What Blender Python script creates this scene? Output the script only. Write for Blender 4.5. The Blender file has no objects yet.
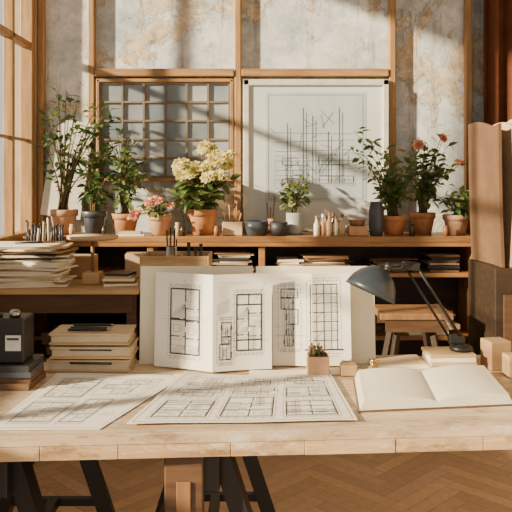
import bpy, bmesh, math, random
from mathutils import Vector, Matrix, Euler
R = random.Random(7)
scene = bpy.context.scene

# ---------------------------------------------------------------- materials
def new_mat(name):
    m = bpy.data.materials.new(name); m.use_nodes = True
    nt = m.node_tree; b = nt.nodes['Principled BSDF']
    return m, nt, b
def coords(nt, scale=(1,1,1), rot=(0,0,0)):
    tc = nt.nodes.new('ShaderNodeTexCoord'); mp = nt.nodes.new('ShaderNodeMapping')
    mp.inputs['Scale'].default_value = scale; mp.inputs['Rotation'].default_value = rot
    nt.links.new(tc.outputs['Object'], mp.inputs['Vector']); return mp.outputs['Vector']
def noise(nt, vec, scale, detail=5, rough=.6, dist=0):
    n = nt.nodes.new('ShaderNodeTexNoise'); n.inputs['Scale'].default_value = scale
    n.inputs['Detail'].default_value = detail; n.inputs['Roughness'].default_value = rough
    n.inputs['Distortion'].default_value = dist
    nt.links.new(vec, n.inputs['Vector']); return n.outputs['Fac']
def ramp(nt, fac, stops):
    r = nt.nodes.new('ShaderNodeValToRGB'); cr = r.color_ramp
    while len(cr.elements) < len(stops): cr.elements.new(.5)
    for e, (p, c) in zip(cr.elements, stops):
        e.position = p; e.color = (c[0], c[1], c[2], 1)
    nt.links.new(fac, r.inputs['Fac']); return r.outputs['Color']
def bump(nt, b, h, strength=.3, dist=.01):
    n = nt.nodes.new('ShaderNodeBump'); n.inputs['Strength'].default_value = strength
    n.inputs['Distance'].default_value = dist
    nt.links.new(h, n.inputs['Height']); nt.links.new(n.outputs['Normal'], b.inputs['Normal'])
def mix(nt, f, a, c, mode='MIX'):
    m = nt.nodes.new('ShaderNodeMixRGB'); m.blend_type = mode
    for s, v in ((0, f), (1, a), (2, c)):
        if isinstance(v, (int, float)): m.inputs[s].default_value = v
        elif isinstance(v, tuple): m.inputs[s].default_value = (*v, 1)
        else: nt.links.new(v, m.inputs[s])
    return m.outputs[0]
def M(name, col, rough=.6, metal=0, var=.18, scale=14, bmp=.1):
    m, nt, b = new_mat(name)
    f = noise(nt, coords(nt), scale)
    c = ramp(nt, f, [(.25, tuple(x*(1-var) for x in col)), (.75, tuple(min(1, x*(1+var)) for x in col))])
    nt.links.new(c, b.inputs['Base Color']); b.inputs['Roughness'].default_value = rough
    b.inputs['Metallic'].default_value = metal
    if bmp: bump(nt, b, f, bmp, .004)
    return m
def WOOD(name, c1, c2, axis='x', rough=.5, scale=1.0, worn=0):
    m, nt, b = new_mat(name)
    sc = {'x': (1.2, 14, 14), 'y': (14, 1.2, 14), 'z': (14, 14, 1.2)}[axis]
    v = coords(nt, tuple(s*scale for s in sc))
    f = noise(nt, v, 2.2, 8, .65); f2 = noise(nt, coords(nt), 3.0, 3)
    c = ramp(nt, f, [(.3, c1), (.52, tuple((a+d)/2 for a, d in zip(c1, c2))), (.7, c2)])
    c = mix(nt, .35, c, ramp(nt, f2, [(.3, (.6, .55, .5)), (.7, (1, 1, 1))]), 'MULTIPLY')
    if worn:
        f3 = noise(nt, coords(nt, (2, 5, 5)), 4.5, 9, .75)
        c = mix(nt, worn, c, ramp(nt, f3, [(.36, (.34, .23, .15)), (.49, (1, 1, 1))]), 'MULTIPLY')
        f4 = noise(nt, coords(nt, (1.5, 4, 4)), 6, 9, .8)
        c = mix(nt, ramp(nt, f4, [(.54, (0, 0, 0)), (.64, (worn, worn, worn))]), c, (.80, .73, .62))
    nt.links.new(c, b.inputs['Base Color']); b.inputs['Roughness'].default_value = rough
    bump(nt, b, f, .25, .003)
    return m
def LEAF(name, col):
    m, nt, b = new_mat(name)
    f = noise(nt, coords(nt), 30)
    c = ramp(nt, f, [(.3, tuple(x*.65 for x in col)), (.7, tuple(min(1, x*1.3) for x in col))])
    nt.links.new(c, b.inputs['Base Color']); b.inputs['Roughness'].default_value = .5
    tr = nt.nodes.new('ShaderNodeBsdfTranslucent'); nt.links.new(c, tr.inputs['Color'])
    mx = nt.nodes.new('ShaderNodeMixShader'); mx.inputs[0].default_value = .4
    out = nt.nodes['Material Output']
    nt.links.new(b.outputs[0], mx.inputs[1]); nt.links.new(tr.outputs[0], mx.inputs[2])
    nt.links.new(mx.outputs[0], out.inputs['Surface'])
    return m

m_plaster, nt, b = new_mat('aged_plaster')
n1 = noise(nt, coords(nt), 1.3, 13, .72, .6); n2 = noise(nt, coords(nt), 3.6, 12, .8)
n3 = noise(nt, coords(nt, (6, 6, .45)), 2.0, 8, .7); n4 = noise(nt, coords(nt), 9, 10, .85, .4)
base = ramp(nt, n2, [(.36, (.36, .41, .45)), (.5, (.60, .65, .68)), (.62, (.86, .88, .88))])
patch = ramp(nt, n1, [(.545, (0, 0, 0)), (.565, (1, 1, 1))])           # old undercoat where paint has come away
base = mix(nt, patch, base, ramp(nt, n4, [(.38, (.44, .33, .21)), (.5, (.66, .56, .42)), (.62, (.84, .78, .66))]))
chip = ramp(nt, n4, [(.36, (.42, .33, .23)), (.41, (1, 1, 1))])
base = mix(nt, .8, base, chip, 'MULTIPLY')
base = mix(nt, .75, base, ramp(nt, n3, [(.34, (.48, .38, .26)), (.46, (1, 1, 1))]), 'MULTIPLY')
nt.links.new(base, b.inputs['Base Color']); b.inputs['Roughness'].default_value = .85
bump(nt, b, patch, .6, .012)
m_wall2 = M('warm_plaster', (.46, .37, .26), .9, var=.25, scale=4)
m_floor, nt, b = new_mat('parquet')
at = nt.nodes.new('ShaderNodeAttribute'); at.attribute_name = 'Col'
f = noise(nt, coords(nt), 22, 8, .7)
c = mix(nt, .5, at.outputs['Color'], ramp(nt, f, [(.3, (.6, .55, .5)), (.7, (1, 1, 1))]), 'MULTIPLY')
nt.links.new(c, b.inputs['Base Color']); b.inputs['Roughness'].default_value = .32
bump(nt, b, f, .15, .003)

m_trim = WOOD('golden_trim', (.26, .13, .05), (.58, .35, .15), 'z')
m_trimx = WOOD('golden_trim_x', (.26, .13, .05), (.58, .35, .15), 'x')
m_table = WOOD('table_wood', (.50, .36, .23), (.78, .63, .45), 'x', .36, worn=.65)
m_tedge = WOOD('table_edge_wood', (.42, .25, .12), (.80, .58, .34), 'x', .5, worn=.7)
m_side = WOOD('sideboard_wood', (.22, .10, .04), (.50, .27, .10), 'x', .4)
m_dark = WOOD('dark_wood', (.02, .011, .007), (.05, .028, .015), 'x', .6)
m_umber = WOOD('umber_wood', (.06, .028, .014), (.15, .08, .04), 'x', .5)
m_lwood = WOOD('light_wood', (.42, .26, .12), (.70, .50, .28), 'x', .5)
m_mwood = WOOD('mid_wood', (.18, .09, .04), (.36, .20, .09), 'z', .5)
m_black = M('black_paint', (.012, .011, .011), .45)
m_char = M('charcoal', (.035, .035, .04), .5)
m_shade = M('lamp_enamel', (.03, .04, .055), .35)
m_metal = M('steel', (.35, .35, .34), .3, 1, bmp=0)
m_brass = M('brass', (.55, .36, .12), .3, 1, bmp=0)
m_paper = M('drawing_paper', (.84, .81, .73), .8, var=.05, scale=5, bmp=.05)
m_paper2 = M('cream_board', (.82, .75, .60), .8, var=.05, scale=6, bmp=.05)
m_page = M('book_page', (.86, .80, .66), .8, var=.04, scale=6, bmp=.03)
m_pageedge = M('worn_pages', (.58, .47, .33), .8, var=.12, scale=20)
m_ink = M('ink', (.025, .025, .03), .7, bmp=0)
m_ink2 = M('grey_ink', (.12, .12, .13), .7, bmp=0)
m_fade = M('faded_ink', (.13, .15, .17), .8, bmp=0)
m_kraft = M('kraft_card', (.38, .23, .12), .8, var=.2, scale=9)
m_kraft2 = M('pale_card', (.55, .41, .26), .8, var=.15, scale=9)
m_kraft3 = M('brown_card', (.14, .075, .04), .8, var=.25, scale=9)
m_kraft4 = M('tan_folder', (.26, .15, .08), .75, var=.25, scale=5)
m_terra = M('terracotta', (.50, .23, .10), .75, var=.25, scale=20)
m_terra2 = M('pale_terracotta', (.54, .31, .19), .75, var=.25, scale=20)
m_slate = M('slate_glaze', (.06, .07, .09), .35)
m_greypot = M('grey_glaze', (.34, .35, .34), .5)
m_soil = M('soil', (.04, .025, .015), .95, var=.5, scale=60, bmp=.6)
m_stem = M('stem', (.13, .10, .04), .8)
m_leafs = [LEAF('leaf_a', (.08, .15, .04)), LEAF('leaf_b', (.15, .22, .06)), LEAF('leaf_c', (.05, .09, .035)), LEAF('leaf_d', (.23, .27, .09))]
m_yellow = LEAF('yellow_petal', (.86, .66, .24)); m_cream = LEAF('cream_petal', (.90, .76, .36))
m_pink = LEAF('coral_petal', (.90, .36, .22)); m_rose = LEAF('pink_petal', (.84, .42, .34))
m_curt = M('russet_curtain', (.15, .045, .015), .85, var=.35, scale=5)
m_pic = M('blueprint_paper', (.50, .57, .61), .75, var=.2, scale=3)
m_mount = M('picture_mount', (.68, .71, .71), .75, var=.15, scale=3)
m_frame = M('pale_frame', (.68, .66, .60), .5)
m_pane = [M('pane_%d' % i, c, .25, var=.3, scale=5) for i, c in enumerate([(.26,.30,.34),(.18,.22,.26),(.38,.41,.43),(.23,.27,.30)])]
m_munt = M('muntin_paint', (.22, .16, .10), .6)
m_glassy = M('dark_glass', (.05, .035, .02), .15)
m_white = M('white_label', (.62, .62, .58), .6)
m_felt = M('red_brown_jar', (.28, .10, .05), .5)

# ---------------------------------------------------------------- mesh builder
class B:
    def __init__(s): s.v=[]; s.f=[]; s.mi=[]; s.sm=[]; s.mats=[]
    def mid(s, m):
        if m not in s.mats: s.mats.append(m)
        return s.mats.index(m)
    def add(s, vs, fs, m, smooth=False):
        o=len(s.v); s.v += [Vector(p) for p in vs]; k=s.mid(m)
        for f in fs: s.f.append([i+o for i in f]); s.mi.append(k); s.sm.append(smooth)
    def box(s, c, d, m, rot=(0,0,0), bev=.0):
        bm=bmesh.new(); bmesh.ops.create_cube(bm, size=1)
        bmesh.ops.scale(bm, vec=d, verts=bm.verts)
        if bev>0: bmesh.ops.bevel(bm, geom=bm.edges[:], offset=min(bev, min(d)*.4), segments=2, affect='EDGES', profile=.5)
        mt=Matrix.Translation(c) @ Euler(rot).to_matrix().to_4x4()
        bmesh.ops.transform(bm, matrix=mt, verts=bm.verts)
        bm.verts.index_update()
        s.add([v.co.copy() for v in bm.verts], [[v.index for v in f.verts] for f in bm.faces], m); bm.free()
    def lathe(s, prof, c, m, n=28, mt=None, smooth=True):
        c=Vector(c); vs=[]; fs=[]
        for (r,z) in prof:
            for i in range(n):
                a=2*math.pi*i/n; p=Vector((r*math.cos(a), r*math.sin(a), z))
                if mt: p=mt@p
                vs.append(p+c)
        for j in range(len(prof)-1):
            for i in range(n):
                fs.append([j*n+i, j*n+(i+1)%n, (j+1)*n+(i+1)%n, (j+1)*n+i])
        s.add(vs, fs, m, smooth)
    def tube(s, pts, r, m, n=8, smooth=True):
        pts=[Vector(p) for p in pts]
        if not isinstance(r,(list,tuple)): r=[r]*len(pts)
        vs=[]; fs=[]
        for k,p in enumerate(pts):
            d=(pts[min(k+1,len(pts)-1)]-pts[max(k-1,0)]).normalized()
            u=d.cross(Vector((0,0,1)));
            if u.length<.01: u=d.cross(Vector((1,0,0)))
            u.normalize(); w=d.cross(u)
            for i in range(n):
                a=2*math.pi*i/n+math.pi/4; vs.append(p+(u*math.cos(a)+w*math.sin(a))*r[k])
        for k in range(len(pts)-1):
            for i in range(n): fs.append([k*n+i,k*n+(i+1)%n,(k+1)*n+(i+1)%n,(k+1)*n+i])
        fs.append(list(range(n))[::-1]); fs.append([ (len(pts)-1)*n+i for i in range(n)])
        s.add(vs, fs, m, smooth)
    def sphere(s, c, r, m, sc=(1,1,1), n=12):
        prof=[(max(.0001,math.sin(math.pi*k/8)*r), -math.cos(math.pi*k/8)*r*sc[2]) for k in range(9)]
        mt=Matrix.Diagonal((sc[0],sc[1],1,1))
        s.lathe(prof, c, m, n, mt)
    def leaf(s, p, d, L, W, m, up=None):
        d=d.normalized(); u=up or Vector((R.uniform(-.5,.5),R.uniform(-.9,.2),1))
        sd=d.cross(u)
        if sd.length<.05: sd=d.cross(Vector((1,0,0)))
        sd.normalize(); n=sd.cross(d).normalized()
        q=lambda a,b,c: p+d*(L*a)+sd*(W*b)+n*(L*c)
        vs=[q(0,0,0),q(.3,.42,.07),q(.3,0,0),q(.3,-.42,.07),q(.65,.38,.04),q(.65,0,-.03),q(.65,-.38,.04),q(1,0,-.12)]
        s.add(vs,[[0,2,1],[0,3,2],[1,2,5,4],[2,3,6,5],[4,5,7],[5,6,7]],m,True)
    def flower(s, p, r, m, m2=None):
        nrm=Vector((R.uniform(-.5,.5),R.uniform(-1,-.3),R.uniform(.1,.9))).normalized()
        u=nrm.orthogonal().normalized(); w=nrm.cross(u)
        for ring,(k,el,sz) in enumerate(((8,.15,1),(7,.6,.8),(5,1.2,.6))):
            for i in range(k):
                a=2*math.pi*(i+.4*ring)/k; d=(u*math.cos(a)+w*math.sin(a))*math.cos(el)+nrm*math.sin(el)
                s.leaf(p, d, r*sz, r*.85*sz, m if (ring+i)%3 else (m2 or m), up=nrm+d*.01)
    def build(s, name, parent=None):
        xs=[p.x for p in s.v]; ys=[p.y for p in s.v]; zs=[p.z for p in s.v]
        o=Vector(((min(xs)+max(xs))/2,(min(ys)+max(ys))/2,min(zs)))
        me=bpy.data.meshes.new(name); me.from_pydata([p-o for p in s.v],[],s.f)
        for m in s.mats: me.materials.append(m)
        me.polygons.foreach_set('material_index', s.mi); me.polygons.foreach_set('use_smooth', s.sm)
        me.update(); ob=bpy.data.objects.new(name, me); ob.location=o
        scene.collection.objects.link(ob)
        if parent: ob.parent=parent; ob.matrix_parent_inverse=Matrix.Translation(-parent.location)
        return ob

# ---------------------------------------------------------------- room
YB=4.6; XL=-1.4; XR=2.5; CH=3.5
fl=B(); cols=[]
L,W=.42,.07
th=math.radians(45)
fl.add([(-3.5,-1.5,-.004),(4,-1.5,-.004),(4,4.9,-.004),(-3.5,4.9,-.004)],[[0,1,2,3]],m_floor); cols.append((.12,.075,.04))
def plank(x0,y0,x1,y1):
    g=.0007; pts=[(x0+g,y0+g),(x1-g,y0+g),(x1-g,y1-g),(x0+g,y1-g)]
    pts=[(x*math.cos(th)-y*math.sin(th), x*math.sin(th)+y*math.cos(th)+1.5) for x,y in pts]
    cx=sum(p[0] for p in pts)/4; cy=sum(p[1] for p in pts)/4
    if not(-1.35<cx<2.4 and -1.1<cy<4.5): return
    fl.add([(x,y,0) for x,y in pts],[[0,1,2,3]],m_floor)
    k=R.uniform(.86,1.12); cols.append((.72*k,.52*k,.36*k*R.uniform(.92,1.08)))
for a in range(-90,91):
    for c_ in range(-12,13):
        ox=a*W+c_*L; oy=a*W-c_*L
        plank(ox,oy,ox+L,oy+W); plank(ox,oy+W,ox+W,oy+W+L)
ob=fl.build('floor')
ca=ob.data.color_attributes.new('Col','FLOAT_COLOR','CORNER')
for p,c in zip(ob.data.polygons,cols):
    for li in p.loop_indices: ca.data[li].color=(*c,1)

b=B(); b.box(((XL+XR)/2,YB+.08,CH/2),(XR-XL+.3,.16,CH),m_plaster); b.build('wall_back')
b=B(); b.box((XR+.08,2.4,CH/2),(.16,4.4,CH),m_wall2); b.build('wall_right')
b=B(); b.box(((XL+XR)/2,2.6,CH+.06),(XR-XL+.5,4.2,.12),m_wall2); b.build('ceiling')
wins=[(3.30,4.52),(1.95,3.1),(.6,1.75)]; z0,z1=.98,3.3  # last two windows unseen, added for light; all made tall for the sun
b=B()
def wl(ya,yb,za,zb): b.box((XL-.1,(ya+yb)/2,(za+zb)/2),(.2,yb-ya,zb-za),m_wall2)
wl(.3,4.6,0,z0); wl(.3,4.6,z1,CH)
wl(4.52,4.6,z0,z1); wl(3.1,3.3,z0,z1); wl(1.75,1.95,z0,z1); wl(.3,.6,z0,z1)
b.build('wall_left')
for i,(ya,yb) in enumerate(wins):
    b=B(); fw=.05; x=XL-.045
    for y in (ya+fw/2,yb-fw/2): b.box((x,y,(z0+z1)/2),(.08,fw,z1-z0-.004),m_trim,bev=.006)
    for z in (z0+fw/2,z1-fw/2): b.box((x,(ya+yb)/2,z),(.08,yb-ya-.004,fw),m_trim,bev=.006)
    b.box((x,(ya+yb)/2,2.2),(.06,yb-ya-.01,.035),m_trim,bev=.005)
    b.box((x,(ya+yb)/2+.25,(z0+z1)/2),(.06,.035,z1-z0-.01),m_trim,bev=.005)
    for z in (1.6,): b.box((x,(ya+yb)/2,z),(.03,yb-ya-.01,.016),m_trim)
    b.build('window_%d'%(i+2))
def trim(n,c,d,m): 
    b=B(); b.box(c,d,m,bev=.006); b.build('trim_%d'%n)
trim(1,(-1.054,YB-.03,1.75),(.042,.058,3.45),m_trim)
trim(2,(-.116,YB-.03,1.75),(.042,.058,3.45),m_trim)
trim(3,(.873,YB-.03,1.75),(.042,.058,3.45),m_trim)
trim(4,(1.362,YB-.03,1.75),(.042,.058,3.45),m_trim)
trim(5,(-.585,YB-.035,2.036),(.89,.066,.05),m_trimx)
trim(6,(.378,YB-.035,2.036),(.94,.066,.05),m_trimx)
trim(7,(-1.378,YB-.03,1.75),(.04,.058,3.45),m_trim)
b=B(); b.box((.55,YB-.012,.06),(3.85,.02,.12),m_dark); b.build('baseboard_back')
b=B(); xa,xb,za,zb=-1.02,-.145,1.345,1.995
b.box(((xa+xb)/2,YB-.012,(za+zb)/2),(xb-xa,.02,zb-za),m_char)
nc,nr=6,5; pw=(xb-xa-.05)/nc; ph=(zb-za-.05)/nr
for i in range(nc):
    for j in range(nr):
        b.box((xa+.025+pw*(i+.5),YB-.026,za+.025+ph*(j+.5)),(pw-.014,.008,ph-.014),R.choice(m_pane),rot=(R.uniform(-.02,.02),0,R.uniform(-.03,.03)))
for i in range(nc+1): b.box((xa+.025+pw*i,YB-.032,(za+zb)/2),(.013,.024,zb-za-.01),m_munt)
for j in range(nr+1): b.box(((xa+xb)/2,YB-.032,za+.025+ph*j),(xb-xa-.01,.022,.012),m_munt)
for z in (za+.008,zb-.008): b.box(((xa+xb)/2,YB-.035,z),(xb-xa,.045,.022),m_trimx,bev=.004)
for x in (xa+.008,xb-.008): b.box((x,YB-.035,(za+zb)/2),(.022,.045,zb-za),m_trim,bev=.004)
b.build('window_1')
b=B(); nx=160; vs=[];fs=[]
for i in range(nx+1):
    x=1.42+1.0*i/nx; y=4.42+.045*math.sin(i*.42)+.02*math.sin(i*.17+1)
    for z in (.03,1.2,3.4): vs.append((x,y+(.01*math.sin(i*.9) if z<1 else 0),z))
for i in range(nx):
    for k in range(2): fs.append([i*3+k,(i+1)*3+k,(i+1)*3+k+1,i*3+k+1])
b.add(vs,fs,m_curt,True); b.tube([(1.40,4.42,3.42),(2.45,4.42,3.42)],.015,m_brass); b.build('curtain')

# ---------------------------------------------------------------- drawings
def wseg(L_,x0,y0,x1,y1,w): L_.append((x0,y0,x1,y1,w))
def rect(L_,x0,y0,x1,y1,w):
    for s_ in ((x0,y0,x1,y0),(x1,y0,x1,y1),(x1,y1,x0,y1),(x0,y1,x0,y0)): L_.append((*s_,w))
def arc(L_,cx,cy,r,a0,w):
    for k in range(5):
        a=a0+k*math.pi/10; c=a+math.pi/10
        wseg(L_,cx+r*math.cos(a),cy+r*math.sin(a),cx+r*math.cos(c),cy+r*math.sin(c),w)
def dims(L_,x0,y0,x1,y1,rr,o=.009):
    for q in (1,1.7):
        for yy in (y0-o*q,y1+o*q):
            wseg(L_,x0-o,yy,x1+o,yy,.0007)
            n=rr.randint(3,7)
            for i in range(n+1):
                xx=x0+(x1-x0)*i/n; wseg(L_,xx-.002,yy-.003,xx+.002,yy+.003,.0009)
    for xx in (x0-o,x1+o):
        wseg(L_,xx,y0-o,xx,y1+o,.0007)
        n=rr.randint(3,7)
        for i in range(n+1):
            yy=y0+(y1-y0)*i/n; wseg(L_,xx-.003,yy-.002,xx+.003,yy+.002,.0009)
def house(L_,x0,y0,x1,y1,rr,w=.003,n=3):
    W_,H_=x1-x0,y1-y0
    for k in range(rr.randint(3,5)):
        xx=x0+W_*rr.random(); wseg(L_,xx,y0-.02,xx,y1+.02,.0006)
        yy=y0+H_*rr.random(); wseg(L_,x0-.02,yy,x1+.02,yy,.0006)
    ys=[y0]+sorted(y0+H_*(k+rr.uniform(-.25,.25))/n for k in range(1,n))+[y1]
    for k in range(n):
        a=x0+W_*rr.choice((0,0,.18,.3)); c=x1-W_*rr.choice((0,0,.15,.28)); ya,yb=ys[k],ys[k+1]; hh=yb-ya
        rect(L_,a,ya,c,yb,w*.55); rect(L_,a+.0022,ya+.0022,c-.0022,yb-.0022,.0008)
        for _ in range(3):
            t0=rr.uniform(0,.6); t1=t0+rr.uniform(.2,.4)
            if rr.random()<.5: yy=rr.choice((ya,yb)); wseg(L_,a+(c-a)*t0,yy,a+(c-a)*t1,yy,w*1.15)
            else: xx=rr.choice((a,c)); wseg(L_,xx,ya+hh*t0,xx,ya+hh*t1,w*1.15)
        cuts=[a,a+(c-a)*rr.uniform(.25,.42),a+(c-a)*rr.uniform(.55,.75),c]
        for m in cuts[1:3]:
            g=rr.uniform(.3,.75); wseg(L_,m,ya,m,ya+hh*g,w*.6); wseg(L_,m-.001,ya+hh*g,m-.001,yb,.0007)
            arc(L_,m,ya+hh*g,min(.014,(c-a)*.2),rr.choice((0,1.57,3.14)),.0007)
        for q0,q1 in zip(cuts,cuts[1:]):
            t=rr.random()
            if t<.25:
                s=max(2,int(hh/.004))
                for i in range(1,s): wseg(L_,q0+.15*(q1-q0),ya+hh*i/s,q0+.85*(q1-q0),ya+hh*i/s,.0007)
            elif t<.5: rect(L_,q0+(q1-q0)*.2,ya+hh*.25,q0+(q1-q0)*.65,ya+hh*.6,.0009); wseg(L_,q0+(q1-q0)*.2,ya+hh*.4,q0+(q1-q0)*.65,ya+hh*.4,.0007)
            elif t<.7: wseg(L_,q0,ya+hh*.5,q1,ya+hh*.5,w*.5)
            elif t<.8: wseg(L_,q0,ya,q1,yb,.0007); wseg(L_,q0,yb,q1,ya,.0007)
            else: wseg(L_,q0+.003,ya+hh*.5,q0+.003+(q1-q0)*.5,ya+hh*.5,.0011)
    dims(L_,x0,y0,x1,y1,rr)
def bigplan(L_,x0,y0,x1,y1,rr,w=.003):
    """one large plan: full outer walls (double line), corridor, rooms with door gaps, stair, fittings"""
    W_,H_=x1-x0,y1-y0
    rect(L_,x0,y0,x1,y1,w); rect(L_,x0+.004,y0+.004,x1-.004,y1-.004,.0008)
    xm=x0+W_*rr.uniform(.42,.58)
    wseg(L_,xm,y0,xm,y0+H_*.34,w*.8); wseg(L_,xm,y0+H_*.42,xm,y0+H_*.72,w*.8); wseg(L_,xm,y0+H_*.8,xm,y1,w*.8)
    for side,(a,c) in enumerate(((x0,xm),(xm,x1))):
        ys=[y0]; 
        while ys[-1]<y1-H_*.22: ys.append(ys[-1]+H_*rr.uniform(.17,.30))
        ys[-1]=y1
        for ya,yb in zip(ys,ys[1:]):
            if yb<y1: wseg(L_,a,yb,a+(c-a)*.62,yb,w*.7); wseg(L_,a+(c-a)*.85,yb,c,yb,w*.7); arc(L_,a+(c-a)*.62,yb,min((c-a)*.22,.012),4.71,.0008)
            t=rr.random(); hh=yb-ya
            if t<.28:
                s=max(3,int(hh/.0045))
                for i in range(1,s): wseg(L_,a+(c-a)*.15,ya+hh*i/s,a+(c-a)*.6,ya+hh*i/s,.0008)
                wseg(L_,a+(c-a)*.375,ya,a+(c-a)*.375,yb,.0008)
            elif t<.6:
                rect(L_,a+(c-a)*.2,ya+hh*.25,a+(c-a)*.6,ya+hh*.65,.0010); rect(L_,a+(c-a)*.68,ya+hh*.3,a+(c-a)*.8,ya+hh*.6,.0008)
            elif t<.8:
                s=max(3,int((c-a)/.005))
                for i in range(1,s): wseg(L_,a+(c-a)*i/s,ya+hh*.1,min(a+(c-a)*i/s+hh*.4,c),ya+hh*.5,.0007)
            notes(L_,a+(c-a)*.2,ya+hh*.82,(c-a)*.5,1,rr)
    for k in range(3): 
        yy=y0+H_*rr.uniform(.1,.9); wseg(L_,rr.choice((x0,x1)),yy,rr.choice((x0,x1)),yy,w)
        wseg(L_,x0-.022,yy,x1+.022,yy,.0006)
    dims(L_,x0,y0,x1,y1,rr,.008)
def section(L_,x0,y0,x1,y1,rr,w=.003,n=6):
    rect(L_,x0,y0,x1,y1,w*.8)
    for k in range(1,n):
        yy=y0+(y1-y0)*k/n; wseg(L_,x0-.004,yy,x1+.004,yy,w*.7)
        if k%2: wseg(L_,x0+.1*(x1-x0),yy,x0+.45*(x1-x0),yy+(y1-y0)/n,.0009)
        rect(L_,x0+(x1-x0)*.82,yy+.006,x0+(x1-x0)*.94,yy+(y1-y0)/n*.7,.0009)
    for t in (.22,.5,.78): wseg(L_,x0+(x1-x0)*t,y0,x0+(x1-x0)*t,y1,w*.5 if t!=.5 else w*.8)
    for k in range(n*5):
        yy=y0+(y1-y0)*k/n/5; wseg(L_,x0+(x1-x0)*.5,yy,x0+(x1-x0)*.78,yy,.0007)
    wseg(L_,x0-.02,y0,x1+.02,y0,w*1.3); dims(L_,x0,y0,x1,y1,rr,.012)
def notes(L_,x,y,wd,n,rr):
    for i in range(n):
        xx=x
        while xx<x+wd*rr.uniform(.6,1):
            l=rr.uniform(.002,.006); wseg(L_,xx,y-i*.006,xx+l,y-i*.006,.0010); xx+=l+.002
def sheet(name,f,Wd,Hd,mat,segs,hint,ink=m_ink,thick=.0008,nu=24,nv=16,parent=None,off=.0006,fine=m_ink2):
    hint=Vector(hint)
    def nrm(u,v):
        e=.004; a=f(min(u+e,1),v)-f(max(u-e,0),v); c=f(u,min(v+e,1))-f(u,max(v-e,0))
        n=a.cross(c).normalized(); return n if n.dot(hint)>0 else -n
    b=B(); vs=[];vb=[];fs=[]
    for j in range(nv+1):
        for i in range(nu+1):
            p=f(i/nu,j/nv); vs.append(p); vb.append(p-nrm(i/nu,j/nv)*thick)
    n0=len(vs)
    for j in range(nv):
        for i in range(nu):
            a=j*(nu+1)+i; q=[a,a+1,a+nu+2,a+nu+1]; fs.append(q); fs.append([k+n0 for k in q[::-1]])
    for j in range(nv):
        for i in (0,nu): a=j*(nu+1)+i; fs.append([a,a+nu+1,a+nu+1+n0,a+n0])
    for i in range(nu):
        for j in (0,nv): a=j*(nu+1)+i; fs.append([a,a+1,a+1+n0,a+n0])
    b.add(vs+vb,fs,mat,False)
    for (x0,y0,x1,y1,w) in segs:
        dx,dy=x1-x0,y1-y0; Ls=math.hypot(dx,dy)
        if Ls<1e-5: continue
        px,py=-dy/Ls*w/2,dx/Ls*w/2; n=max(1,int(Ls/.012)); pv=[]
        for k in range(n+1):
            cx,cy=x0+dx*k/n,y0+dy*k/n
            for sg in (1,-1):
                u=min(max((cx+px*sg)/Wd,0),1); v=min(max((cy+py*sg)/Hd,0),1)
                pv.append(f(u,v)+nrm(u,v)*off)
        b.add(pv,[[2*k,2*k+1,2*k+3,2*k+2] for k in range(n)], ink if w>.001 else fine)
    return b.build(name,parent)
def quadf(p00,p10,p11,p01,bmpf=None):
    p00,p10,p11,p01=map(Vector,(p00,p10,p11,p01))
    def f(u,v):
        p=(p00*(1-u)+p10*u)*(1-v)+(p01*(1-u)+p11*u)*v
        return p+(bmpf(u,v) if bmpf else Vector((0,0,0)))
    return f

b=B(); xa,xb,za,zb=-.082,.845,1.022,1.99; y=YB-.075
b.box(((xa+xb)/2,y+.004,(za+zb)/2),(xb-xa-.02,.012,zb-za-.02),m_mount)
for z in (za+.02,zb-.02): b.box(((xa+xb)/2,y,z),(xb-xa,.034,.04),m_frame,bev=.006)
for x in (xa+.02,xb-.02): b.box((x,y,(za+zb)/2),(.04,.034,zb-za),m_frame,bev=.006)
pf=b.build('framed_drawing')
sg=[]; rr=random.Random(3); Wd,Hd=.64,.70
rect(sg,.02,.02,Wd-.02,Hd-.02,.0025)
for x,h in ((.14,.5),(.24,.60),(.30,.55),(.40,.45),(.47,.60)):
    wseg(sg,x,.12,x,h,.006); wseg(sg,x+.02,.12,x+.02,h-.03,.004)
for k in range(6): wseg(sg,.06,.14+k*.06,.56,.15+k*.06+rr.uniform(-.02,.02),.003)
for k in range(22):
    x=rr.uniform(.06,.5); yy=rr.uniform(.12,.5); wseg(sg,x,yy,x+rr.uniform(-.1,.1),yy+rr.uniform(.02,.1),.003)
house(sg,.07,.10,.27,.28,rr,.005); house(sg,.34,.12,.56,.30,rr,.005)
yy=y-.0035
sheet('mounted_drawing',quadf((.06,yy,1.21),(.70,yy,1.21),(.70,yy,1.91),(.06,yy,1.91)),Wd,Hd,m_pic,sg,(0,-1,0),ink=m_fade,fine=m_fade,nu=2,nv=2,parent=pf,off=.001)

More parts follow.
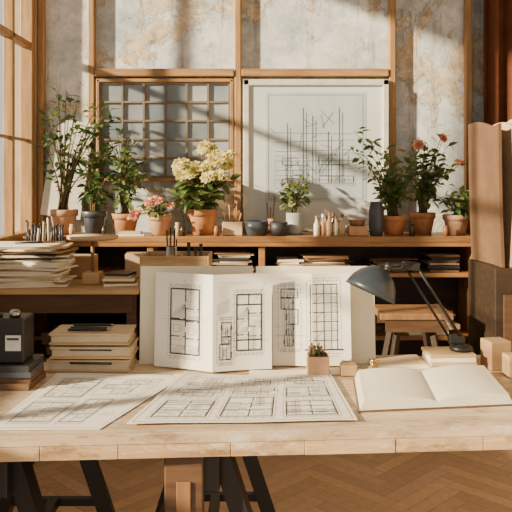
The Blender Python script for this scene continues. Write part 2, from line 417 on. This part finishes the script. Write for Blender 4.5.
# ---------------------------------------------------------------- sideboard
b=B(); X0,X1=-1.36,1.315; F,K=4.15,4.50
b.box(((X0+X1)/2,(F+K)/2,1.0025),(X1-X0,K-F,.035),m_side,bev=.005)
for x in (X0+.02,-.62,.035,X1-.02): b.box((x,(F+K)/2+.005,.4925),(.038,K-F-.03,.985),m_side,bev=.004)
for z in (.79,.42,.08): b.box(((X0+X1)/2,(F+K)/2+.008,z),(X1-X0-.08,K-F-.04,.025),m_side,bev=.003)
b.box(((X0+X1)/2,K-.008,.5),(X1-X0-.05,.012,.96),m_dark)
b.box(((X0+X1)/2,F+.014,.975),(X1-X0-.06,.02,.03),m_side,bev=.003)
b.build('sideboard')
TZ=1.021
def pile(name,x,y,z,w,d,n,mats,t=(.003,.012),jit=.03,rj=.15):
    b=B(); zz=z+.001
    for i in range(n):
        h=R.uniform(*t); b.box((x+R.uniform(-jit,jit),y+R.uniform(-jit,jit)*.6,zz+h/2),(w*R.uniform(.8,1),d*R.uniform(.8,1),h),R.choice(mats),rot=(0,0,R.uniform(-rj,rj))); zz+=h+.0003
    ob=b.build(name); return ob,zz
pm=[m_paper2,m_kraft2,m_pageedge,m_page,m_kraft]
dm=[m_kraft3,m_char,m_kraft3,m_kraft4]
pile('magazine_stack',.42,4.3,.8025,.3,.2,11,pm+dm); pile('folder_stack',.82,4.3,.8025,.28,.2,12,dm+[m_pageedge]); pile('magazine_stack',-.14,4.3,.8025,.22,.2,12,pm+dm)
pile('folder_stack',1.12,4.32,.8025,.2,.2,15,dm+[m_pageedge,m_page],jit=.01,rj=.08); pile('folder_stack',-.44,4.3,.8025,.22,.2,13,dm+[m_page])
pile('magazine_stack',.2,4.3,.8025,.16,.2,8,pm,jit=.01,rj=.08)
pile('hardback_stack',.6,4.3,.4325,.25,.2,6,dm,(.015,.035)); pile('hardback_stack',1.05,4.3,.4325,.28,.2,7,pm+dm,(.01,.03)); pile('hardback_stack',.25,4.3,.4325,.22,.2,5,dm,(.015,.035))

# ---------------------------------------------------------------- pots & plants
def pot(b,x,y,z,r,h,m,style=0):
    if style==0: prof=[(.001,0),(r*.68,0),(r*.92,h*.72),(r*.93,h*.74),(r*1.02,h*.74),(r*1.04,h*.98),(r*1.0,h),(r*.92,h),(r*.88,h*.9),(.001,h*.88)]
    else: prof=[(.001,0),(r*.9,0),(r*.98,h*.1),(r,h),(r*.9,h),(r*.88,h*.88),(.001,h*.87)]
    b.lathe(prof,(x,y,z),m)
    b.lathe([(.001,h*.91),(r*.86,h*.9)],(x,y,z),m_soil,16)
def plant(name,x,y,r,h,pm_,canopy,leafL=.05,leafW=.03,per=9,flowers=None,style=0,z=TZ,lm=(0,1,2),ydep=.11,stem=.0038,t0=.35,xlim=None):
    b=B(); pot(b,x,y,z,r,h,pm_,style); s0=Vector((x,y,z+h*.9))
    for (dx,zc,rx,rz,n) in canopy:
        for _ in range(n):
            a=R.uniform(0,6.283); q=math.sqrt(R.uniform(.1,1))
            tip=Vector((x+dx+rx*q*math.cos(a), y+R.uniform(-ydep,min(ydep,.07)), zc+rz*q*math.sin(a)))
            ctl=s0.lerp(tip,.5); ctl.x=s0.x+(tip.x-s0.x)*.25; ctl.z=s0.z+(tip.z-s0.z)*.65
            st=s0+Vector((R.uniform(-.4,.4)*r,R.uniform(-.4,.4)*r,0))
            pts=[st*(1-t)**2+ctl*2*t*(1-t)+tip*t*t for t in [k/8 for k in range(9)]]
            b.tube(pts,[stem*(1-.7*k/8) for k in range(9)],m_stem,5)
            for k in range(per):
                t=R.uniform(t0,1); p=st*(1-t)**2+ctl*2*t*(1-t)+tip*t*t
                d=Vector((R.uniform(-1,1),R.uniform(-1,.7),R.uniform(-.5,.8)))
                p2=p+d.normalized()*R.uniform(.006,.04)
                b.tube([p,p2],.0013,m_stem,3)
                sc=R.uniform(.6,1.2); d.z-=.2
                b.leaf(p2,d,leafL*sc,leafW*sc,m_leafs[R.choice(lm)])
    if flowers:
        fm,fm2,fr,fl_=flowers
        for (dx,dy,zf) in fl_:
            p=Vector((x+dx,y+dy,zf)); b.tube([s0,s0.lerp(p,.5)+Vector((dx*-.15,0,.03)),p],.0022,m_stem,5); b.flower(p,fr*R.uniform(.8,1.15),fm,fm2)
    lo,hi=xlim or (-1.33,9)
    for k,p in enumerate(b.v):
        if p.y>4.50: p.y=4.50-(p.y-4.50)*.2
        if p.x<lo: p.x=lo+(lo-p.x)*.15
        if p.x>hi: p.x=hi-(p.x-hi)*.15
    return b.build(name)
PY=4.33
plant('potted_fig_tree',-1.17,PY,.083,.15,m_terra2,[(-.05,1.84,.14,.14,7),(.16,1.78,.16,.16,8),(-.02,1.50,.13,.14,5),(.16,1.55,.1,.14,4)],.060,.042,8,stem=.0055,t0=.45)
plant('potted_shrub',-.985,PY-.0,.075,.14,m_slate,[(0,1.36,.10,.1,10),(.05,1.55,.09,.10,6)],.062,.04,9)
plant('potted_shrub',-.80,PY+.02,.083,.125,m_terra,[(0,1.40,.15,.11,15),(-.02,1.60,.13,.09,8)],.058,.034,10,lm=(0,1,3))
plant('potted_geranium',-.575,PY-.07,.072,.12,m_terra2,[(-.03,1.2,.10,.05,10)],.045,.04,6,(m_rose,m_pink,.036,[(-.15,-.02,1.14),(-.13,.0,1.16),(-.06,-.05,1.22),(-.03,-.04,1.235),(.0,-.05,1.225),(-.05,-.06,1.20),(.07,-.04,1.2),(-.17,0,1.13)]),lm=(1,3))
yf=[(R.uniform(-.15,.17),R.uniform(-.13,-.03),R.uniform(1.36,1.51)) for _ in range(32)]+[(.02,-.08,1.55),(.06,-.05,1.54),(-.0,-.05,1.53),(-.13,-.08,1.40),(-.12,-.1,1.38)]
plant('potted_yellow_roses',-.325,PY-.02,.09,.155,m_terra,[(0,1.31,.18,.13,28)],.07,.052,11,(m_cream,m_yellow,.042,yf),lm=(0,1,3))
plant('potted_seedling',.235,PY,.052,.13,m_greypot,[(0,1.35,.08,.10,9),(-.02,1.25,.06,.05,5)],.055,.034,8,style=2,lm=(0,3,1))
plant('potted_tall_shrub',.83,PY-.04,.082,.115,m_terra,[(-.06,1.40,.13,.13,14),(-.19,1.58,.10,.10,6),(.0,1.3,.1,.08,9)],.060,.036,9,lm=(0,1,3))
plant('potted_rose_bush',1.02,PY+.02,.075,.13,m_terra,[(0,1.42,.14,.15,18),(.08,1.5,.11,.12,10)],.058,.042,10,(m_pink,m_rose,.036,[(.09,-.09,1.61),(-.05,-.1,1.56),(.19,-.1,1.46),(.21,-.08,1.45),(.1,-.1,1.6)]),lm=(0,1,3))
plant('potted_herb',1.205,PY-.05,.078,.12,m_terra2,[(0,1.24,.15,.08,16)],.055,.03,9,lm=(0,1,3))

b=B(); b.box((-.14,4.25,TZ+.04),(.12,.09,.08),m_kraft2,bev=.004); b.box((-.14,4.25,TZ+.0815),(.1,.07,.003),m_kraft3)
for dx,h in ((-.04,.05),(-.015,.1),(.01,.07),(.02,.12),(.04,.04)): b.tube([(-.14+dx,4.25,TZ+.08),(-.14+dx*1.3,4.25,TZ+.09+h)],.0045,R.choice([m_mwood,m_terra]),8)
b.build('brush_box')
def bowl(name,x,y,r,h,m):
    b=B(); b.lathe([(.001,0),(r*.8,0),(r*.95,h*.5),(r,h),(r*.93,h),(r*.88,h*.4),(.001,h*.2)],(x,y,TZ),m); return b.build(name)
bowl('enamel_bowl',.0,4.24,.073,.085,m_slate); bowl('enamel_bowl',.135,4.22,.055,.08,m_char)
b=B()
for dx,h in ((-.01,.16),(.012,.2),(.0,.13)): b.tube([(.09+dx,4.42,TZ+.03),(.09+dx*2.2,4.42,TZ+.03+h)],.004,m_mwood,6)
b.lathe([(.001,0),(.026,0),(.028,.09),(.024,.09),(.022,.01)],(.09,4.42,TZ),m_terra2,18); b.build('brush_cup')
def bottle(b,x,y,z,r,h,m,cap):
    b.lathe([(.001,0),(r,0),(r,h*.55),(r*.45,h*.72),(r*.42,h*.85)],(x,y,z),m,16); b.lathe([(r*.5,h*.84),(r*.52,h),(.001,h)],(x,y,z),cap,16)
b=B()
for i,(m,c) in enumerate(((m_page,m_kraft),(m_terra2,m_page),(m_kraft2,m_terra),(m_page,m_mwood),(m_kraft2,m_kraft3))): bottle(b,.36+i*.038,4.22+.01*(i%2),TZ,.017,.115+.02*(i%3)*.6,m,c)
for i in range(4): bottle(b,.375+i*.045,4.29,TZ,.018,.10+.015*(i%3),R.choice([m_glassy,m_felt,m_kraft]),m_kraft3)
b.build('paint_bottles')
b=B(); b.box((.603,4.24,TZ+.028),(.11,.10,.056),m_terra2,bev=.005); b.lathe([(.001,0),(.04,0),(.052,.035),(.048,.035),(.03,.01)],(.603,4.24,TZ+.057),m_mwood,18); b.build('tray_box')
b=B(); b.lathe([(.001,0),(.036,0),(.046,.05),(.045,.15),(.036,.19),(.042,.2),(.036,.2),(.03,.15)],(.712,4.205,TZ),m_slate); b.build('ceramic_vase')
b=B()
for i,(x,h) in enumerate(((.915,.07),(1.115,.06),(-.46,.08),(-.43,.06),(-.23,.06),(-1.08,.07),(-.89,.06))): b.lathe([(.001,0),(.016,0),(.018,h*.7),(.013,h*.8),(.015,h),(.001,h)],(x,4.175,TZ),(m_glassy,m_felt,m_kraft2)[i%3],16)
b.build('ink_jars')
b=B(); b.box((-.74,4.2,TZ+.006),(.16,.07,.012),m_page,rot=(0,0,.06)); b.box((-.74,4.2,TZ+.02),(.13,.06,.014),m_kraft2,rot=(0,0,-.06)); b.build('sketchbook_stack')
b=B(); b.box((-1.2,4.535,1.42),(.26,.02,.62),m_frame,rot=(-.05,.14,0),bev=.003); b.build('canvas_board')

# ---------------------------------------------------------------- left desk
b=B(); DZ=.815
b.box((-.98,3.81,DZ-.016),(.80,.60,.032),m_lwood,bev=.004)
for x in (-1.34,-.62):
    for y in (3.56,4.06): b.box((x,y,.39),(.05,.05,.78),m_umber,bev=.004)
b.box((-.98,3.535,.735),(.74,.02,.09),m_umber); b.box((-.98,4.08,.735),(.74,.02,.09),m_umber)
b.box((-.98,3.82,.30),(.70,.5,.02),m_umber)
b.build('side_desk')
D0=DZ+.001
_,zt=pile('paper_stack',-1.15,3.64,D0,.38,.24,24,pm+[m_page,m_paper,m_char,m_kraft3],(.003,.013),.03,.30)
b=B()
for k in range(3): b.tube([(-1.22+.05*k,3.60+.02*k,zt+.006),(-1.08+.05*k,3.64+.01*k,zt+.006)],.005,(m_black,m_felt,m_metal)[k],8)
b.build('pencils')
pile('portfolio_stack',-1.27,3.93,D0,.18,.14,15,dm+pm,(.006,.016),.015,.12)
pile('box_file_stack',-1.0,3.92,.311,.3,.2,6,dm,(.02,.05),.02,.1)
b=B(); b.box((-.96,3.92,D0+.06),(.15,.14,.12),m_kraft,bev=.004); b.box((-.96,3.92,D0+.122),(.152,.04,.002),m_kraft2); b.build('cardboard_box')
b=B(); b.box((-.66,3.94,D0+.065),(.11,.12,.13),m_kraft2,bev=.004); b.box((-.66,3.94,D0+.132),(.112,.04,.002),m_kraft); b.build('cardboard_box')
b=B(); zz=D0
for k,(w_,m_) in enumerate(((.17,m_page),(.15,m_kraft3),(.16,m_paper2),(.13,m_kraft2),(.12,m_char))): b.box((-.69,3.63,zz+.007),(w_,.13,.012),m_,rot=(0,0,.2-.1*k)); zz+=.0125
b.build('notebook_pile')
b=B(); sx_,sy_=-.845,3.68
b.box((sx_,sy_,D0+.03),(.09,.09,.06),m_lwood,bev=.004); b.tube([(sx_,sy_,D0+.06),(sx_,sy_,D0+.225)],.010,m_mwood)
b.lathe([(.001,0),(.11,0),(.13,.008),(.13,.022),(.001,.022)],(sx_,sy_,D0+.225),m_kraft2,28); b.build('modelling_stand')
b=B(); px_,py_=-1.21,4.075
b.box((px_,py_,D0+.09),(.24,.05,.18),m_char,bev=.005)
for i in range(14):
    x=px_-.105+.016*i; h=R.uniform(.06,.14); b.tube([(x,py_,D0+.17),(x+R.uniform(-.008,.008),py_,D0+.18+h)],.0065,R.choice([m_char,m_slate,m_black,m_kraft2,m_white]),8); b.sphere((x,py_,D0+.182+h),.007,m_black)
b.build('pen_organizer')
b=B(); b.box((-.40,3.74,.40),(.35,.40,.80),m_dark,bev=.004)
for z in (.2,.45,.69): b.box((-.40,3.535,z),(.31,.012,.21),m_umber,bev=.003)
b.build('drawer_cabinet')
b=B(); cz=.802; w,d,h=.35,.26,.165; cx,cy=-.41,3.70
b.box((cx,cy,cz+.006),(w,d,.012),m_side)
for s_ in (-1,1): b.box((cx+s_*(w/2-.006),cy,cz+h/2),(.012,d,h),m_lwood,bev=.002); b.box((cx,cy+s_*(d/2-.006),cz+h/2),(w-.024,.012,h),m_lwood,bev=.002)
b.box((cx+.02,cy,cz+h/2),(.008,d-.024,h-.02),m_lwood)
b.build('wooden_crate')
b=B()
for (x,y,hh) in ((-.35,3.70,.21),(-.31,3.66,.19),(-.29,3.74,.20)):
    bottle(b,x,y,cz+.013,.018,hh,R.choice([m_glassy,m_slate,m_felt]),m_black)
b.lathe([(.001,0),(.028,0),(.028,.19),(.025,.19),(.024,.02)],(-.44,3.70,cz+.013),m_metal,18)
for k in range(7): 
    a=k*.9; b.tube([(-.44+.012*math.cos(a),3.70+.012*math.sin(a),cz+.03),(-.44+.028*math.cos(a),3.70+.02*math.sin(a),cz+.27+R.uniform(-.03,.03))],.0035,R.choice([m_mwood,m_metal,m_black]),6)
b.build('brush_jars')

# ---------------------------------------------------------------- right cabinet and portfolios
b=B(); b.box((1.56,3.83,.45),(.70,.46,.90),m_dark,bev=.006)
for z in (.25,.62): b.box((1.56,3.594,z),(.62,.014,.30),m_umber,bev=.004)
b.build('plan_cabinet')
b=B()
xs_=1.245; k_=0
while xs_<1.78:
    m=[m_kraft3,m_kraft2,m_kraft4,m_kraft3,m_pageedge,m_kraft,m_kraft3,m_kraft4][k_%8]
    h=.70+.09*R.random(); rz=.10-.02*k_+R.uniform(-.03,.03); ry=R.uniform(-.03,.02); th_=R.choice((.006,.010,.016)); dy=R.uniform(-.02,.02); wd=.36+.05*R.random()
    n=14; vs=[];fs=[]
    for j in range(n+1):
        t=j/n; bend=.016*math.sin(t*math.pi)*(1 if k_%2 else -.5)+.014*t*t*(1 if k_%3 else -1)
        for i in range(7):
            u=i/6-.5; p=Vector((bend+math.tan(-ry)*h*t+.012*math.cos(u*4+k_), u*wd, h*t+.02*math.sin(u*5+k_*2)*t))
            p.rotate(Euler((0,0,rz))); vs.append(p+Vector((xs_,3.83+dy,.902)))
    for j in range(n):
        for i in range(6): a=j*7+i; fs.append([a,a+1,a+8,a+7])
    k=len(vs); vs2=[v+Vector((th_,0,0)) for v in vs]; fs2=[[q+k for q in f[::-1]] for f in fs]
    ed=[]
    for j in range(n):
        for i in (0,6): a=j*7+i; ed.append([a,a+7,a+7+k,a+k])
    for i in range(6):
        for j in (0,n): a=j*7+i; ed.append([a,a+1,a+1+k,a+k])
    b.add(vs+vs2,fs+fs2+ed,m,False)
    xs_+=th_+R.uniform(.014,.034); k_+=1
b.build('portfolio_folders')
b=B(); sz=.664; X_,Y_=.83,3.80
b.box((X_,Y_,sz-.02),(.38,.28,.035),m_mwood,bev=.006)
for s_ in (-1,1): b.box((X_,Y_+s_*.12,sz-.07),(.32,.02,.06),m_umber)
for sx in (-1,1):
    for sy in (-1,1): b.tube([(X_+sx*.08,Y_+sy*.08,sz-.04),(X_+sx*.19,Y_+sy*.14,.0)],.02,m_dark,4,False)
for sy in (-1,1): b.tube([(X_-.15,Y_+sy*.115,.25),(X_+.15,Y_+sy*.115,.25)],.012,m_dark,6)
b.build('work_stool')

# ---------------------------------------------------------------- main table
T=.75; ang=math.radians(3.6)
def fy(x): return 1.70+math.tan(ang)*x
b=B(); cx=.15; tw,td=2.1,.69
cyy=fy(cx)+td/2
mt=Euler((0,0,ang))
def tb(lx,ly,z,d,m,bev=.003,rz=0):
    p=Vector((lx,ly,0)); p.rotate(mt); b.box((cx+p.x,cyy+p.y,z),d,m,rot=(0,0,ang+rz),bev=bev)
n=5
for i in range(n): tb(0,-td/2+td/n*(i+.5),T-.013,(tw,td/n-.0012,.026),m_table,.0015)
x=-tw/2
while x<tw/2-.01:
    w=min(R.uniform(.04,.30),tw/2-x); tb(x+w/2,-td/2+.018+R.uniform(0,.003),T-.0435,(w-.001,.036,.034),m_tedge,.0015); x+=w
tb(0,td/2-.02,T-.045,(tw,.03,.03),m_mwood)
tb(0,-td/2+.12,T-.055,(tw-.1,.03,.045),m_dark)
b.build('drafting_table')
def trestle(x,wood=True):
    y=fy(x)+td/2; b=B(); tp=T-.080
    b.box((x,y,tp-.045),(.08,.58,.09),m_black,bev=.004)
    if wood:
        b.box((x-.045,y-.30,tp-.11),(.095,.03,.24),m_umber,bev=.004); b.box((x-.045,y-.318,tp-.13),(.035,.006,.16),m_mwood,bev=.002)
    for sy in (-1,1):
        for sx in (-1,1): b.tube([(x+sx*.045,y+sy*.24,tp-.01),(x+sx*.26,y+sy*.27,.0)],.032,m_black,4,False)
        b.tube([(x-.16,y+sy*.255,.33),(x+.16,y+sy*.255,.33)],.016,m_black,4,False)
    b.box((x,y,.33),(.03,.5,.03),m_black)
    b.build('table_trestle')
trestle(-.13); trestle(-.64,False); trestle(1.08)

rr=random.Random(11)
Wd,Hd=.42,.44; sg=[]
rect(sg,.012,.012,Wd-.012,Hd-.012,.0010)
bigplan(sg,.045,.05,.19,.19,rr,.0026); bigplan(sg,.225,.05,.31,.22,rr,.0026); bigplan(sg,.05,.235,.18,.39,rr,.0026); house(sg,.215,.27,.37,.39,rr,.0024,3); notes(sg,.335,.22,.06,9,rr); notes(sg,.335,.12,.06,5,rr)
z=T+.0025
sheet('blueprint_sheet',quadf((-.645,1.70,z),(-.375,1.705,z),(-.225,2.155,z),(-.612,2.19,z),lambda u,v:Vector((0,0,.012*max(0,v-.8)**2*25*.3+.002*math.sin(u*6)**2*v))),Wd,Hd,m_paper,sg,(0,0,1))
Wd,Hd=.53,.40; sg=[]
rect(sg,.010,.010,Wd-.010,Hd-.010,.0012)
for (a,c,d,e_) in ((.04,.04,.17,.16),(.205,.04,.33,.19),(.365,.04,.49,.15),(.365,.19,.49,.27)): bigplan(sg,a,c,d,e_,rr,.0028)
for (a,c,d,e_,n_) in ((.04,.20,.17,.26,2),(.205,.225,.33,.265,2),(.05,.295,.19,.36,2),(.22,.30,.33,.36,2),(.37,.305,.49,.36,2)):
    house(sg,a,c,d,e_,rr,.0028,n_)
z=T+.008
sheet('blueprint_sheet',quadf((-.316,1.728,z),(.251,1.755,z),(.228,2.165,z),(-.214,2.15,z),lambda u,v:Vector((0,0,.014*max(0,.15-u)*6*v+.001*math.sin(u*9)))),Wd,Hd,m_paper,sg,(0,0,1))
z=T+.0052
sheet('paper_sheet',quadf((-.26,2.06,z),(.1,2.05,z),(.08,2.16,z),(-.25,2.185,z)),.36,.12,m_paper2,[],(0,0,1))
def folded(pts,ztop,lean):
    def f(u,v):
        k=u*(len(pts)-1); i=min(int(k),len(pts)-2); t=k-i
        x=pts[i][0]*(1-t)+pts[i+1][0]*t; y=pts[i][1]*(1-t)+pts[i+1][1]*t
        bow=.006*math.sin(t*math.pi)
        return Vector((x,y+lean*v+bow,T+.0065+(ztop-T)*v))
    return f
rr=random.Random(5)
b=B(); b.box((-.195,2.335,T+.1585),(.37,.004,.315),m_paper2,rot=(-.1,0,.02)); 
b.tube([(-.195,2.36,T+.22),(-.195,2.38,T+.004)],.004,m_mwood,6); b.build('presentation_board')
b=B(); b.box((.195,2.335,T+.1585),(.39,.004,.315),m_paper2,rot=(-.1,0,.01)); 
b.tube([(.195,2.36,T+.22),(.195,2.38,T+.004)],.004,m_mwood,6); b.build('presentation_board')
Wd,Hd=.40,.30; sg=[]
bigplan(sg,.055,.045,.155,.25,rr,.0044); wseg(sg,.105,.02,.105,.28,.0008)
house(sg,.222,.035,.262,.15,rr,.0036,3); bigplan(sg,.280,.06,.365,.235,rr,.0044); notes(sg,.225,.275,.12,2,rr); notes(sg,.22,.26,.045,9,rr)
for k in range(9): wseg(sg,.212,.17+k*.004,.255,.185+k*.004,.0008)
wseg(sg,.21,.02,.38,.27,.0008)
sheet('folded_floor_plan',folded([(-.325,2.27),(-.135,2.195),(.05,2.235)],1.045,.04),Wd,Hd,m_paper,sg,(0,-1,0),nu=48)
Wd,Hd=.26,.29; sg=[]
house(sg,.028,.06,.085,.24,rr,.0034,5); section(sg,.125,.05,.215,.255,rr,.0036,7); notes(sg,.03,.275,.08,2,rr)
sheet('section_drawing_sheet',folded([(.053,2.275),(.18,2.262),(.305,2.27)],1.04,.04),Wd,Hd,m_paper,sg,(0,-1,0),nu=32)
b=B(); b.box((.12,2.205,T+.003),(.28,.05,.004),m_paper2,rot=(0,0,.05)); b.build('paper_pad')
b=B(); b.box((.455,2.31,T+.008),(.17,.12,.014),m_page,rot=(0,0,.06),bev=.001); b.box((.455,2.31,T+.016),(.17,.12,.002),m_kraft2,rot=(0,0,.06)); b.build('sketch_pad')

b=B()
A0=Vector((.268,1.835,T)); e=Vector((.415,.055,0)); g=Vector((.028,.30,0))
def bp(u,v,z): return A0+e*u+g*v+Vector((0,0,z))
b.add([bp(-.01,-.01,.001),bp(1.01,-.01,.001),bp(1.01,1.01,.001),bp(-.01,1.01,.001),bp(-.01,-.01,.004),bp(1.01,-.01,.004),bp(1.01,1.01,.004),bp(-.01,1.01,.004)],[[3,2,1,0],[4,5,6,7],[0,1,5,4],[1,2,6,5],[2,3,7,6],[3,0,4,7]],m_kraft3)
nu=32
def hz(u):
    t=abs(u-.5)*2; return .006+.030*(math.sin(min(t*1.0+.06,1)*math.pi*.62)**.6)*(1-.30*t)
for lay in range(7):
    k=(lay+1)/7
    vs=[];fs=[]
    for i in range(nu+1):
        u=i/nu; uu=.5+(u-.5)*(1-.009*lay)
        for v in (0,1): vs.append(bp(uu,v*(1-.004*lay)+.002*lay,.0045+hz(u)*k)); vs.append(bp(uu,v*(1-.004*lay)+.002*lay,.0045+hz(u)*(k-.12)))
    for i in range(nu):
        a=i*4; fs+= [[a,a+4,a+6,a+2],[a+1,a+3,a+7,a+5],[a,a+1,a+5,a+4],[a+2,a+6,a+7,a+3]]
    fs+=[[0,2,3,1],[nu*4,nu*4+1,nu*4+3,nu*4+2]]
    b.add(vs,fs,m_page,False)
b.build('open_book')

b=B(); x,y=-.520,2.285
for i,(zz,w) in enumerate(((0,.26),(.042,.255),(.084,.25))):
    yy=y+R.uniform(-.006,.006); xx=x+(-.004,.006,.0)[i]
    b.box((xx,yy,T+.001+zz+.018),(w-.012,.13,.024),m_pageedge)
    b.box((xx,yy-.002,T+.001+zz+.004),(w,.14,.007),m_lwood,bev=.002); b.box((xx,yy-.002,T+.001+zz+.034),(w,.14,.007),m_kraft2,bev=.002)
for zz in (T+.018,T+.06): b.tube([(x-.06,y-.069,zz+.012),(x+.07,y-.069,zz+.01)],.004,m_char,8)
b.build('notebook_stack')
b=B()
for k,(dy,a) in enumerate(((-.05,.05),(-.02,-.08),(.02,.02))):
    p=Vector((x-.07,y+dy,T+.1295)); d=Vector((math.cos(a),math.sin(a),0)); b.tube([p,p+d*.12],.0045,m_black,8); b.tube([p+d*.12,p+d*.135],[.0045,.001],m_metal,8)
b.build('drafting_pens')

ob,ztop=pile('book_stack',-.735,2.10,T,.19,.15,4,[m_char,m_slate,m_kraft3,m_white],(.010,.018),.006,.06)
b=B(); cz=ztop+.001
b.box((-.75,2.10,cz+.065),(.16,.10,.13),m_black,bev=.006); b.box((-.700,2.0485,cz+.06),(.045,.003,.045),m_white,bev=.001)
b.box((-.700,2.0465,cz+.072),(.034,.002,.006),m_char); b.lathe([(.001,0),(.016,0),(.016,.012),(.012,.02),(.001,.02)],(-.705,2.08,cz+.13),m_metal,18); b.lathe([(.001,0),(.01,0),(.01,.01),(.001,.01)],(-.75,2.08,cz+.13),m_black,18)
b.build('desk_radio')

b=B(); x,y=.19,2.19
b.box((x,y,T+.006+.028),(.066,.062,.056),m_terra2,bev=.003); b.box((x,y,T+.063),(.056,.052,.003),m_soil)
for k in range(20):
    p=Vector((x+R.uniform(-.025,.025),y+R.uniform(-.022,.022),T+.064)); hh=R.uniform(.008,.03); b.tube([p,p+Vector((R.uniform(-.004,.004),0,hh))],.0025,R.choice([m_mwood,m_stem,m_leafs[0]]),5)
    b.sphere(p+Vector((0,0,hh)),.0045,R.choice([m_leafs[0],m_kraft,m_kraft3]))
b.build('succulent_planter')
b=B(); b.box((.285,2.19,T+.018),(.05,.045,.033),m_lwood,bev=.003); b.box((.285,2.19,T+.0375),(.04,.035,.006),m_kraft,bev=.001); b.build('wooden_block')
b=B(); b.lathe([(.001,0),(.036,0),(.036,.005),(.022,.009),(.018,.02),(.008,.03),(.006,.036),(.01,.042),(.001,.048)],(.362,2.195,T+.001),m_brass,24); b.build('brass_bell')
b=B(); b.box((.765,2.27,T+.046),(.07,.07,.09),m_kraft,rot=(0,0,.2),bev=.003); b.build('wooden_block')
b=B(); b.box((.80,2.18,T+.034),(.075,.05,.066),m_lwood,rot=(0,0,.1),bev=.003); b.build('wooden_block')
b=B(); zz=T+.001
for k,(h,m) in enumerate(((.014,m_pageedge),(.012,m_kraft2),(.014,m_page),(.010,m_lwood))):
    b.box((.62+R.uniform(-.003,.003),2.285,zz+h/2),(.145,.11,h),m,rot=(0,0,.06*((k%2)-.5)),bev=.001); zz+=h+.0004
b.build('notepad_stack')
LB=zz+.001
b=B(); bx,by=.658,2.285
b.lathe([(.001,0),(.034,0),(.036,.006),(.034,.014),(.012,.02),(.010,.04),(.001,.042)],(bx,by,LB),m_black,28)
J=Vector((bx,by,LB+.04)); E=Vector((.50,2.23,1.085)); H=Vector((.410,2.20,1.082))
off=Vector((-.030,0,-.010))
b.tube([J+Vector((0,-.008,0)),E+Vector((0,-.008,0))],.0045,m_black); b.tube([J+off+Vector((0,.008,0)),E+off+Vector((0,.008,0))],.0045,m_black)
hel=[]
for k in range(120):
    t=k/119; p=J.lerp(E,.12+.35*t)+Vector((-.011,0,0)); a=k*1.1; hel.append(p+Vector((math.cos(a)*.006,math.sin(a)*.006,0)))
b.tube(hel,.0012,m_metal,4)
b.box(E+off*.5,(.054,.026,.024),m_black,rot=(0,.1,0),bev=.004); b.box(J+off*.5,(.05,.028,.028),m_black,bev=.004)
b.tube([E+Vector((0,-.006,.004)),H+Vector((0,-.006,.004))],.0045,m_black); b.tube([E+Vector((0,.006,-.014)),H+Vector((0,.006,-.014))],.0038,m_black)
b.sphere(H,.014,m_black)
dirv=Vector((-.42,-.10,-.90)).normalized()
q=Vector((0,0,-1)).rotation_difference(dirv).to_matrix().to_4x4()
b.tube([H,H+dirv*.02],.012,m_black)
pr=[(.004,-.0),(.02,-.003),(.036,-.012),(.055,-.028),(.070,-.05),(.078,-.072),(.082,-.086),(.080,-.086),(.074,-.072),(.066,-.05),(.051,-.03),(.004,-.02)]
b.lathe(pr,H+dirv*.002+Vector((-.022,0,0)),m_shade,32,q)
b.sphere(H+dirv*.06+Vector((-.022,0,0)),.022,m_white)
b.build('desk_lamp')

# ---------------------------------------------------------------- light
w=bpy.data.worlds.new('daylight'); scene.world=w; w.use_nodes=True
bg=w.node_tree.nodes['Background']; bg.inputs[0].default_value=(1.0,.93,.80,1); bg.inputs[1].default_value=.85
sd=bpy.data.lights.new('sun','SUN'); sd.energy=15; sd.angle=math.radians(1.8); sd.color=(1,.82,.54)
so=bpy.data.objects.new('sun',sd); so.rotation_euler=Vector((.8,.36,-.30)).to_track_quat('-Z','Y').to_euler(); scene.collection.objects.link(so)

cam=bpy.data.cameras.new('camera'); cam.lens=50; cam.sensor_width=36; cam.shift_y=-76/512
co=bpy.data.objects.new('camera',cam); co.location=(0,0,1.35); co.rotation_euler=(math.pi/2,0,0); scene.collection.objects.link(co)
scene.camera=co
